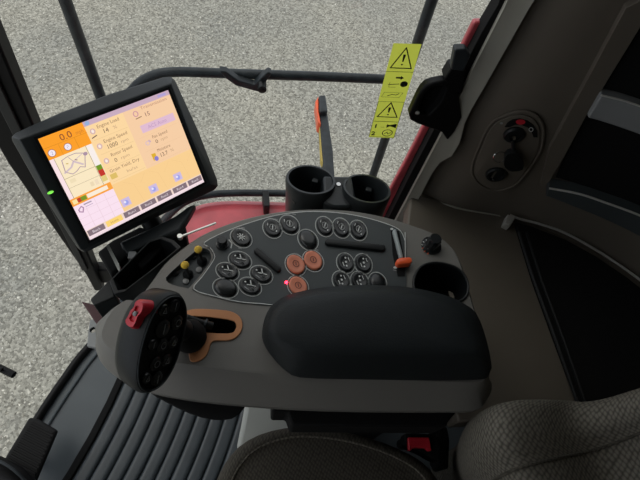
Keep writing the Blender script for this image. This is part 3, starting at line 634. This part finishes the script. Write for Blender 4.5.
# lower shroud, support and pedestal; matt black includes the shadow under the console
g = Geo(); lob = [(146,384),(170,392),(215,400),(243,404),(243,410),(232,419),(212,420),(190,414),(165,402),(150,393)]
tp = [Pz(*p, .67) for p in lob]; g.rings([crom([np.array([p[0],p[1]+.02,.60]) for p in tp],2), crom(tp,2)], 'deep'); g.build('lower_shroud', cons, bevel=.006)
g = Geo(); tp = [Pz(*p, .63) for p in [(272,398),(462,400),(456,413),(448,422),(447,427),(292,426),(288,413),(272,413)]]
g.prism(tp, [np.array([p[0],p[1],.57]) for p in tp], 'deep'); g.build('support', cons, bevel=.004)
g = Geo(); box(g, [.235,.225,.29], [.095,0,0],[0,.055,0],[0,0,.285], 'deep'); g.build('pedestal', cons, bevel=.006)
# ------------------------------------------------------------------ joystick lever
JS = .91; C0 = Pt(162,343,.60); Nn = R@np.array([.88,-.22,.42]); Nn /= np.linalg.norm(Nn); Aa = R@np.array([.25,.968,.0]); Aa = Aa-Aa.dot(Nn)*Nn; Aa /= np.linalg.norm(Aa); Bb = np.cross(Nn, Aa)
js = thing('joystick', Pz(192,345,CT), 'black disc-shaped drive joystick with red switch at the console front', 'joystick')
SA, SB = .0590, .0345
def jring(f_, d_, n=40, p=2.3, sh=(0,0)):
    o = []
    for k in range(n):
        t = 2*math.pi*k/n; c_, s_ = math.cos(t), math.sin(t)
        a_ = abs(c_)**(2/p)*math.copysign(1,c_); b__ = abs(s_)**(2/p)*math.copysign(1,s_); o.append(C0+Aa*(SA*f_*a_+sh[0])+Bb*(SB*f_*b__+sh[1])-Nn*d_)
    return o
g = Geo(); g.rings([jring(.5,.047), jring(.74,.044), jring(.90,.037), jring(.99,.029), jring(1.03,.012), jring(1.03,.003), jring(.99,-.001), jring(.93,-.0015), jring(.91,.002), jring(.4,.0015)], 'grip')
gr = g.build('grip', js, angle=50)
def jp(a_, b__, h=0): return C0+Aa*a_+Bb*b__+Nn*h
jbs = [(.045,-.004,.0085),(.040,.012,.0075),(.024,-.016,.009),(.018,.006,.011),(.0,-.017,.008),(-.002,.0,.0085),(.0,.016,.007),(-.022,-.014,.008),(-.024,.003,.0085),(-.043,-.005,.009),(-.040,.012,.007)]
for i, (a_, b__, r_) in enumerate(jbs):
    g = Geo(); lathe(g, jp(a_, b__, -.001), Nn, [(r_,0),(r_,.0025),(r_*.85,.0038),(r_*.3,.0042)], 'button', 20)
    f2 = Frame(g, lambda u,v,h: jp(a_+u*r_, b__+v*r_, .0036))
    if i % 3 == 0: f2.line([(-.5,0),(.5,0)], .14, 'greyrub')
    elif i % 3 == 1: f2.line([(-.4,-.35),(.45,0),(-.4,.35)], .12, 'greyrub', 0, True)
    else: f2.ring(0,0,.45,.45,.12,'greyrub')
    g.build('thumb_button', gr, fix=False)
g = Geo(); tube(g, jring(.955,-.0018), .0011, 'rail', 6, closed=True); g.build('face_ring', gr)
g = Geo(); 
# red switch on the outer rim, upper left
rc = Pt(138.5,314,.572); rn = (R@np.array([-.38,.18,.90])); rn /= np.linalg.norm(rn); ra_ = R@np.array([.50,.86,-.1]); ra_ = ra_-ra_.dot(rn)*rn; ra_ /= np.linalg.norm(ra_); rb = np.cross(rn, ra_)
pr = crom([(17,0),(14,7),(6,6),(0,8),(-7,7.5),(-14,8),(-17,2),(-15,-6),(-7,-7),(0,-6),(7,-8),(14,-6)], 3)
g.rings([[rc+ra_*x*f_*.001+rb*y*f_*.001+rn*h for x, y in pr] for f_, h in ((1.0,-.022),(1,.002),(.88,.006),(.55,.0055),(.5,.003),(.2,.003))], 'red'); rs = g.build('rocker_switch', js, angle=50); rs['label'] = 'bright red rocker switch'
g = Geo(); lathe(g, rc+rn*.003, rn, [(.0028,-.002),(.0028,.003),(.0015,.004)], 'shelf', 12); g.build('rivet', rs)
# neck, boot and slot stem
g = Geo(); st = Pz(191,338,CT+.006)
lathe(g, st, (-.15,0,1), [(.021,0),(.022,.006),(.021,.016),(.017,.026),(.012,.034)], 'deep', 28); g.build('boot', js)
g = Geo(); tube(g, [st+np.array([-.003,0,.02]), st+np.array([-.012,0,.045]), C0-Bb*.030-Nn*.024-Aa*.0], [.015,.014,.013], 'dark', 16, 0); g.build('neck', js)
g = Geo(); tube(g, [Pz(186,318,CT+.022), Pz(200,323,CT+.012), Pz(212,326,CT+.004)], .0055, 'dark', 12); tube(g, [Pz(205,324,CT+.008), Pz(207,324.6,CT+.008)], .0075, 'rail', 12); g.build('gate_pin', js)
# ------------------------------------------------------------------ storage tray + brackets in front of the console
t = thing('storage_tray', Pz(145,270,.62), 'open black storage tray between the monitor and the console', 'tray')
rim_t = [(109,281),(114,294),(124,292),(149,273),(181,247),(174,240),(163,236),(150,240),(128,262)]
TZ = .705
tp = [Pz(*p, TZ) for p in rim_t]; cc = sum(tp)/len(tp)
def sc_(f_, z): return [np.array([cc[0]+(p[0]-cc[0])*f_, cc[1]+(p[1]-cc[1])*f_, z]) for p in tp]
g = Geo(); g.rings([sc_(.8,.625), sc_(1,TZ-.004), sc_(1,TZ), sc_(.89,TZ), sc_(.86,TZ-.006), sc_(.74,.632)], 'dark'); g.build('bin', t, bevel=.0015)
g = Geo(); slab(g, [(132,262),(160,240),(168,243),(142,268)], TZ-.02, .632, 'deep'); g.build('divider', t, bevel=.003)
g = Geo(); slab(g, [(90,299),(109,280),(114,291),(115,297),(94,306)], .69, .64, 'dark'); g.build('side_wing', t, bevel=.002)
g = Geo(); box(g, Pz(133,257,TZ-.012), [.006,0,0],[0,.006,0],[0,0,.008], 'greyrub'); g.build('clip', t, bevel=.002)
g = Geo(); slab(g, [(81,301),(108,308),(112,312),(100,328),(95,322)], .62, .60, 'darkred'); tag(g.build('red_flap', bevel=.002), 'dark red angular flap below the tray at the console front', 'flap')
g = Geo(); slab(g, [(90,320),(97,318),(100,330),(96,348),(87,346),(88,333)], .50, .49, 'shelf'); o = g.build('mounting_plate', bevel=.001); tag(o, 'pale metal mounting plate with round hole under the console front', 'bracket')
cg = cutz([(0,0)]*3, 1, 0, 'dark') if False else Geo(); lathe(cg, Pz(93,330,.50), (0,0,1), [(.005,-.03),(.005,.02)], 'dark', 18)
cut(o, cg); 
g = Geo(); tube(g, [Pz(180,237,.70), Pz(195,231,.70), Pz(216,223,.70)], .002, 'silver', 6); lathe(g, Pz(180,237,.70), (0,0,1), [(.004,-.004),(.004,.004)], 'silver', 10)
tag(g.build('metal_rod'), 'thin silver rod beside the red panel and the console edge', 'rod')
# ------------------------------------------------------------------ monitor
S = .9
def hw(v): return np.array(v)*S
Ux = hw([.0824,.0652,-.0095]); Uy = hw([-.0265,.0478,.06]); MC = EYE+S*(np.array([-.1868,.5116,.731])-EYE)
ax = Ux/np.linalg.norm(Ux); ay = Uy-Uy.dot(ax)*ax; ay /= np.linalg.norm(ay); az = np.cross(ax, ay)
MC = MC-az*.0088; HX, HY = np.linalg.norm(Ux), np.linalg.norm(Uy)
def mp(u, v, h=0): return MC+Ux*u+Uy*v+az*h
mon = thing('monitor', mp(-.2,-1.2,-.08), 'black framed touchscreen monitor showing orange machine data page', 'monitor')
def minv(px, py, h):
    r_ = ray(px, py); o_ = MC+az*h; t_ = (o_-EYE).dot(az)/r_.dot(az); p_ = EYE+r_*t_-o_
    mm = np.array([[Ux.dot(Ux),Ux.dot(Uy)],[Ux.dot(Uy),Uy.dot(Uy)]]); return np.linalg.solve(mm, [p_.dot(Ux),p_.dot(Uy)])
oc = [(13,141),(12,137),(16,133),(60,113),(110,94),(163,77.5),(171,77),(175,81),(198,131),(217,180),(217.5,186),(214,190),(150,220),(88,251),(83,252),(78,248),(44,196)]
ou = [minv(x, y, -.010) for x, y in oc]; bzl = [(max(min(u,1.10),-1.19) if abs(u) > .9 else u, max(min(v,1.10),-1.10)) for u, v in ou]
bzl = [(np.clip(u,-1.20,1.105), np.clip(v,-1.12,1.095)) for u, v in ou]
g = Geo(); g.rings([[mp(u*.84,v*.82,-.042) for u,v in ou],[mp(u*.97,v*.96,-.034) for u,v in ou],[mp(u,v,-.014) for u,v in ou],[mp(u,v,-.008) for u,v in ou],[mp(u,v,.0065) for u,v in bzl]], 'casing')
cs = g.build('casing', mon, bevel=.0015, angle=25)
g = Geo(); fr = Frame(g, lambda u,v,h: mp(u,v,.0082+h)); 
g.rings([[mp(u,v,.0075) for u,v in ((-1.04,-1.05),(1.04,-1.05),(1.04,1.05),(-1.04,1.05))],[mp(u,v,.0086) for u,v in ((-1.04,-1.05),(1.04,-1.05),(1.04,1.05),(-1.04,1.05))]], 'deep'); g.build('glass_border', mon)
# screen contents: coordinates X 0..1 right, Yd 0..1 down
g = Geo(); n_ = [0]
def sf(u, v, h): return mp(-1+2*u, 1-2*v, .0088+h)
fr = Frame(g, sf)
fr.rect(0,0,1,1,scr(246,212,168))
def rc_(x0,y0,x1,y1,c,l=1): fr.rect(x0,y0,x1,y1,scr(*c),l*.00012)
SP = .307
rc_(SP,0,1,.045,(200,172,192)); rc_(SP,.045,.60,.9,(252,216,162)); rc_(.60,.045,1,.9,(246,206,166)); rc_(SP,.62,1,.9,(249,208,146),2)
rc_(0,0,SP,.20,(252,160,42)); ln = scr(222,140,36)
fr.line([(0,.095),(SP,.095)],.004,ln,.0003); fr.line([(.215,.095),(.215,.20)],.004,ln,.0003); fr.line([(.10,.095),(.10,.20)],.003,ln,.0003)
rc_(0,.20,SP,.585,(250,232,196)); rc_(0,.20,.03,.585,(250,226,230),2); rc_(.262,.20,.302,.40,(248,238,234),2); rc_(.262,.40,.302,.445,(112,150,40),3); rc_(.262,.445,.302,.505,(196,56,44),3); rc_(.262,.505,.302,.56,(226,206,130),3)
GL = scr(176,160,132)
fr.line([(.032,.20),(.032,.585)],.004,GL,.0004); fr.line([(.258,.20),(.258,.585)],.004,GL,.0004); fr.line([(.032,.40),(.258,.40)],.004,GL,.0004); fr.line([(.032,.49),(.258,.49)],.003,GL,.0004)
rc_(.06,.42,.10,.455,(240,222,184),2); rc_(.175,.515,.20,.555,(236,216,180),2); rc_(.21,.51,.235,.56,(240,220,190),2)
PU = scr(172,146,164); PL = scr(210,190,196)
fr.line([(.072,.24),(.12,.225),(.175,.225),(.235,.255),(.215,.31),(.195,.37),(.165,.35),(.13,.375),(.10,.385),(.06,.345)],.006,PU,.0005,True)
fr.line([(.055,.35),(.11,.325),(.14,.285),(.19,.34)],.014,PL,.0005); fr.line([(.14,.285),(.12,.235)],.004,PU,.0006); fr.line([(.14,.285),(.215,.25)],.006,PL,.0005); fr.disc(.235,.262,.016,.016,PU,.0006); fr.line([(.155,.275),(.165,.285)],.008,scr(150,120,120),.0006); fr.line([(.09,.28),(.10,.285)],.008,scr(200,170,80),.0006)
rc_(0,.585,SP,.655,(250,164,64),2); rc_(.118,.60,.275,.638,(250,236,216),3); rc_(.012,.60,.045,.64,(250,226,160),3); rc_(.045,.60,.072,.64,(196,64,40),3); rc_(.072,.60,.112,.64,(120,150,44),3)
rc_(0,.655,SP,.92,(250,226,240),1)
for k in range(1,4): fr.line([(k*SP/4,.655),(k*SP/4,.91)],.003,scr(232,204,216),.0003)
for k in range(1,4): fr.line([(0,.655+k*.066),(SP,.655+k*.066)],.003,scr(232,204,216),.0003)
fr.line([(.025,.70),(.05,.68),(.06,.70),(.045,.735),(.025,.72)],.009,scr(176,140,170),.0005,True); fr.line([(.075,.675),(.125,.675)],.012,scr(170,156,176),.0005); fr.line([(.08,.70),(.13,.70)],.006,scr(186,166,190),.0005)
rc_(0,.965,1,1,(246,224,230),3); rc_(0,.905,1,.97,(240,216,206),2)
for i in range(7):
    x0 = i/7+.008; rc_(x0,.912,x0+.127,.968,(252,214,120) if i == 1 else (132,114,122),4)
rc_(.68,.217,.968,.292,(224,188,210),3)
for u in (.35,.585,.805): rc_(u-.035,.785,u+.035,.865,(206,188,224),3); fr.disc(u,.83,.018,.024,scr(160,164,232),.0006); fr.disc(u-.008,.822,.009,.012,scr(236,232,250),.0007)
for k in range(3): a0 = .37+.21*k; fr.line([(a0+.02,.64),(a0+.09,.70),(a0+.11,.9)],.0025,scr(240,198,140),.0004); fr.line([(a0+.20,.64),(a0+.14,.72)],.0025,scr(240,198,140),.0004)
for v in (.185,.325,.465,.60): fr.line([(.33,v),(.59,v)],.003,scr(230,194,142),.0003)
for v in (.325,.465,.60): fr.line([(.64,v),(.97,v)],.002,scr(234,190,150),.0003)
DK = scr(150,114,88); MD = scr(196,160,126); PK = scr(204,172,184); VL = scr(112,84,70)
def tx(s_, u, v, w_, size, c=DK):
    vs, fs = tmesh(s_, size); mw = max(a[0] for a in vs); g.add([sf(u+a[0]*w_/mw, v-a[1], .0006) for a in vs], fs, c)
tx('0.0', .125, .085, .085, .085, scr(130,70,50)); tx('mph', .235, .082, .055, .05, scr(206,124,46))
tx('Engine Load', .385, .098, .17, .046); tx('14', .41, .158, .045, .058, VL); tx('%', .49, .155, .03, .045, MD)
tx('Engine Speed', .385, .240, .185, .046); tx('1000', .39, .302, .085, .058, VL); tx('rpm', .50, .298, .06, .042, MD)
tx('Rotor Speed', .392, .378, .17, .046); tx('0', .40, .44, .022, .055, VL); tx('rpm', .45, .436, .07, .042, MD)
tx('Grain Yield, Dry', .335, .512, .24, .046); tx('bu/ac', .45, .572, .09, .042, MD)
tx('Transmission', .735, .082, .225, .042, scr(186,136,116)); tx('15', .745, .156, .045, .056, scr(140,100,96)); tx('ACS Auto', .735, .272, .16, .05, scr(190,152,190))
tx('Fan Speed', .735, .374, .13, .044); tx('0', .745, .43, .022, .052, VL); tx('rpm', .79, .425, .06, .042, MD); tx('Moisture', .73, .512, .115, .044); tx('13.7', .735, .572, .07, .056, VL); tx('%', .83, .565, .03, .044, MD)
for v in (.105,.25,.395): fr.ring(.347,v,.015,.022,.007,PK,.0006); fr.disc(.347,v,.008,.013,scr(246,236,240),.0006)
fr.ring(.687,.10,.017,.024,.008,scr(206,150,160),.0006); fr.line([(.675,.145),(.72,.14)],.008,DK,.0006); fr.line([(.325,.16),(.36,.15)],.009,scr(110,86,80),.0006)
fr.poly([(.675,.505),(.71,.51),(.705,.58),(.675,.575)],scr(222,176,50),.0005); fr.disc(.702,.565,.017,.024,scr(140,128,206),.0006)
rc_(.325,.525,.375,.575,(222,190,104),3); fr.line([(.70,.375),(.71,.39)],.012,PK,.0006); fr.ring(.685,.395,.015,.018,.007,scr(214,188,200),.0006)
for u, t_ in ((.038,'2'),(.149,'F')): fr.disc(u,.15,.027,.034,scr(170,110,90),.0005); fr.disc(u,.15,.022,.028,scr(244,236,246),.0006); tx(t_, u-.008, .165, .016, .042, scr(120,110,160))
fr.disc(.335,.022,.017,.020,scr(150,176,216),.0005); rc_(.90,.012,.97,.034,(176,160,214),3)
for i, s_ in enumerate(['Back','Home','Run1','Run2','Run3','Run4','Run5']): tx(s_, i/7+.04, .952, .062, .034, scr(228,216,222) if i != 1 else scr(180,140,80))
g.build('screen', mon, smooth=False, fix=False)['label'] = 'lit orange and cream data page'
g = Geo(); LU = minv(50.5,192.5,.0085); lathe(g, mp(LU[0],LU[1],.008), az, [(.0012,-.001),(.0012,.0008)], 'ledg', 12)
g.v = [tuple(np.array(mp(LU[0],LU[1],0))+ax*(np.dot(np.array(v)-mp(LU[0],LU[1],0),ax)*3.4)+ay*(np.dot(np.array(v)-mp(LU[0],LU[1],0),ay)*1.5)+az*.0087+az*.3*np.dot(np.array(v)-mp(LU[0],LU[1],.0087),az)) for v in g.v]; g.build('power_light', mon)['label'] = 'small green power light'
# mounting arm
g = Geo(); a = mp(.1,-.75,-.05); b = Pz(150,238,.66); 
ar = [(119,242),(150,228),(176,215),(188,206),(196,203),(190,214),(180,230),(150,243),(126,254)]
slab(g, ar, .70, .682, 'casing'); g.build('mounting_arm', mon, bevel=.004)
g = Geo(); slab(g, [(97,252),(112,240),(140,226),(150,230),(178,222),(186,226),(186,238),(178,238),(163,233),(149,236),(127,258),(111,276)], .672, .60, 'deep'); g.build('bracket_body', mon, bevel=.004)
g = Geo(); tube(g, [mp(.0,-.5,-.03), mp(0,-.5,-.06), Pz(158,232,.66)], .016, 'dark', 14); g.build('ball_joint', mon)
g = Geo(); slab(g, [(106,246),(109,245),(119,264),(120,271),(116,266)], .705, .66, 'lightgrey'); g.build('bracket_tab', mon)['label'] = 'pale bracket tab'
# ------------------------------------------------------------------ seat
seat = thing('operator_seat', (.1,-.12,0), 'woven grey fabric operator seat in the foreground, cushion and backrest', 'seat')
cu = [(196,520),(205,500),(215,480),(224,462),(238,445),(258,433),(285,426),(310,425.5),(340,429),(370,436),(400,447),(425,461),(440,478),(448,495),(452,520)]
SZ = .50; edge = [Pz(*p, SZ) for p in cu]; edge = [p for p in edge]; lastx = edge[-1][0]
rest = [np.array([lastx+.01,-.1,SZ]), np.array([lastx+.01,-.38,SZ]), np.array([.1,-.42,SZ]), np.array([edge[0][0],-.38,SZ]), np.array([edge[0][0]-.02,-.1,SZ])]
E_ = edge+rest; E_ = crom(E_, 2); cc = sum(E_)/len(E_)
def se(f_, z): return [np.array([cc[0]+(p[0]-cc[0])*f_, cc[1]+(p[1]-cc[1])*f_, z]) for p in E_]
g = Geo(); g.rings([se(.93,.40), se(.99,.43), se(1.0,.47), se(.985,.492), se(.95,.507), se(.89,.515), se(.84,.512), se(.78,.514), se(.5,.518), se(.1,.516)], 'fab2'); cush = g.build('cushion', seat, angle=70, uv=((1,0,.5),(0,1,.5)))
g = Geo(); tube(g, [p for p in se(.865,.5135)], .0017, 'fab', 6, closed=True); g.build('piping', cush, uv=((1,0,0),(0,1,0)))
# backrest: sections follow the outer edge upward
be = [(452,475,.10),(455,447,.105),(466,425,.11),(482,411,.112),(505,402.5,.112),(540,401,.112),(575,403,.112),(605,398.5,.112),(640,388,.112),(690,374,.11),(740,364,.105)]
BP = [Py(x, y, yy) for x, y, yy in be]; BP[0] = np.array([BP[1][0]-.01, .10, BP[1][2]-.10]); BP = crom(BP, 4, closed=False); rows = []
for i, p in enumerate(BP):
    tt = BP[min(i+1,len(BP)-1)]-BP[max(i-1,0)]; tt = np.array([tt[0],0,tt[2]]); tt /= np.linalg.norm(tt)
    nf = np.array([-tt[2], 0, tt[0]]);  # toward the sitter
    nf = np.array([-.86,0,.5])
    row = []; wf = 1.25-.75*min(1, i/34)
    for dy, dn in ((-.02,-.12),(0,-.10),(.006,-.05),(.004,-.02),(0,0),(-.012,.014),(-.03,.022),(-.05,.024),(-.07,.016),(-.085,.002),(-.10,-.004),(-.16,-.006),(-.25,-.004),(-.33,-.002),(-.36,.018),(-.40,.022),(-.43,.0),(-.44,-.06),(-.42,-.12)):
        row.append(p+np.array([0,dy*(wf if dy > -.1 else 1),0])+nf*dn)
    rows.append(row)
g = Geo(); g.rings(rows, 'fab', True, True, closed=True)
uvl = []; au = 0
for i, r_ in enumerate(rows):
    if i: au += np.linalg.norm(BP[i]-BP[i-1])
    av = 0
    for j, p in enumerate(r_):
        if j: av += np.linalg.norm(p-r_[j-1])
        uvl.append((au, av))
br = g.build('backrest', seat, angle=80, fix=False, uv=uvl)
g = Geo(); tube(g, [r_[9]+nf*.001 for r_ in rows], .002, 'fab2', 6); g.build('seam', br, uv=((1,0,0),(0,1,0)))
# seat base
g = Geo(); tp = [Pz(*p, .36) for p in [(246,398),(300,398),(300,440),(236,450),(241,425)]]; g.prism(tp, [np.array([p[0],p[1],.02]) for p in tp], 'lightgrey'); g.build('base_cover', seat, bevel=.01)['label'] = 'light grey base cover'
g = Geo(); box(g, [.14,-.13,.21], [.13,0,0],[0,.16,0],[0,0,.19], 'deep'); g.build('suspension', seat, bevel=.01)
# belt buckle
t = thing('belt_buckle', Pz(420,450,.42), 'black seat belt buckle with red release button beside the cushion', 'belt buckle')
bx = [(405,433),(437,434),(442,452),(440,462),(432,459),(420,452),(404,446)]
slab(Geo(), bx, .49, .46, 'deep').build('buckle_body', t, bevel=.004)
slab(Geo(), [(408.5,437),(429.5,437),(432,451),(428,451),(426,448),(413,448),(411,451),(408.5,450.5)], .498, .487, 'red').build('release_button', t, bevel=.003)['label'] = 'red release button'
g = Geo(); q_ = Pz(432,450,.46); tube(g, [q_+np.array([0,.01,0]), q_+np.array([.005,.035,-.1]), q_+np.array([.005,.035,-.2])], .011, 'deep', 10); g.build('stalk', t)
g = Geo(); slab(g, [(440,420),(448,428),(450,440),(449,468),(445,470),(440,462),(436,440)], .44, .38, 'dark'); tag(g.build('recliner_cover', bevel=.01), 'black plastic recliner cover between belt buckle and seat back', 'cover')
# ------------------------------------------------------------------ light
w = bpy.data.worlds.new('sky'); SC.world = w; w.use_nodes = True; nt = w.node_tree; bgn = nt.nodes['Background']
gr_ = nt.nodes.new('ShaderNodeTexCoord'); sp_ = nt.nodes.new('ShaderNodeSeparateXYZ'); rp = nt.nodes.new('ShaderNodeValToRGB')
nt.links.new(gr_.outputs['Generated'], sp_.inputs[0]); nt.links.new(sp_.outputs['Z'], rp.inputs['Fac']); nt.links.new(rp.outputs['Color'], bgn.inputs['Color'])
rp.color_ramp.elements[0].color = (.86,.91,1,1); rp.color_ramp.elements[1].color = (1,1,1,1); bgn.inputs['Strength'].default_value = 1.0
sl_ = bpy.data.lights.new('sun', 'SUN'); sl_.energy = .5; sl_.angle = math.radians(30); sl_.color = (1,.97,.9)
so = bpy.data.objects.new('sun', sl_); COL.objects.link(so); so.rotation_euler = Vector((.55,-.45,-1)).to_track_quat('-Z','Y').to_euler()
SC.view_settings.view_transform = 'Standard'; SC.view_settings.look = 'None'; SC.view_settings.gamma = 1; SC.view_settings.exposure = 0; SC.view_settings.use_curve_mapping = False
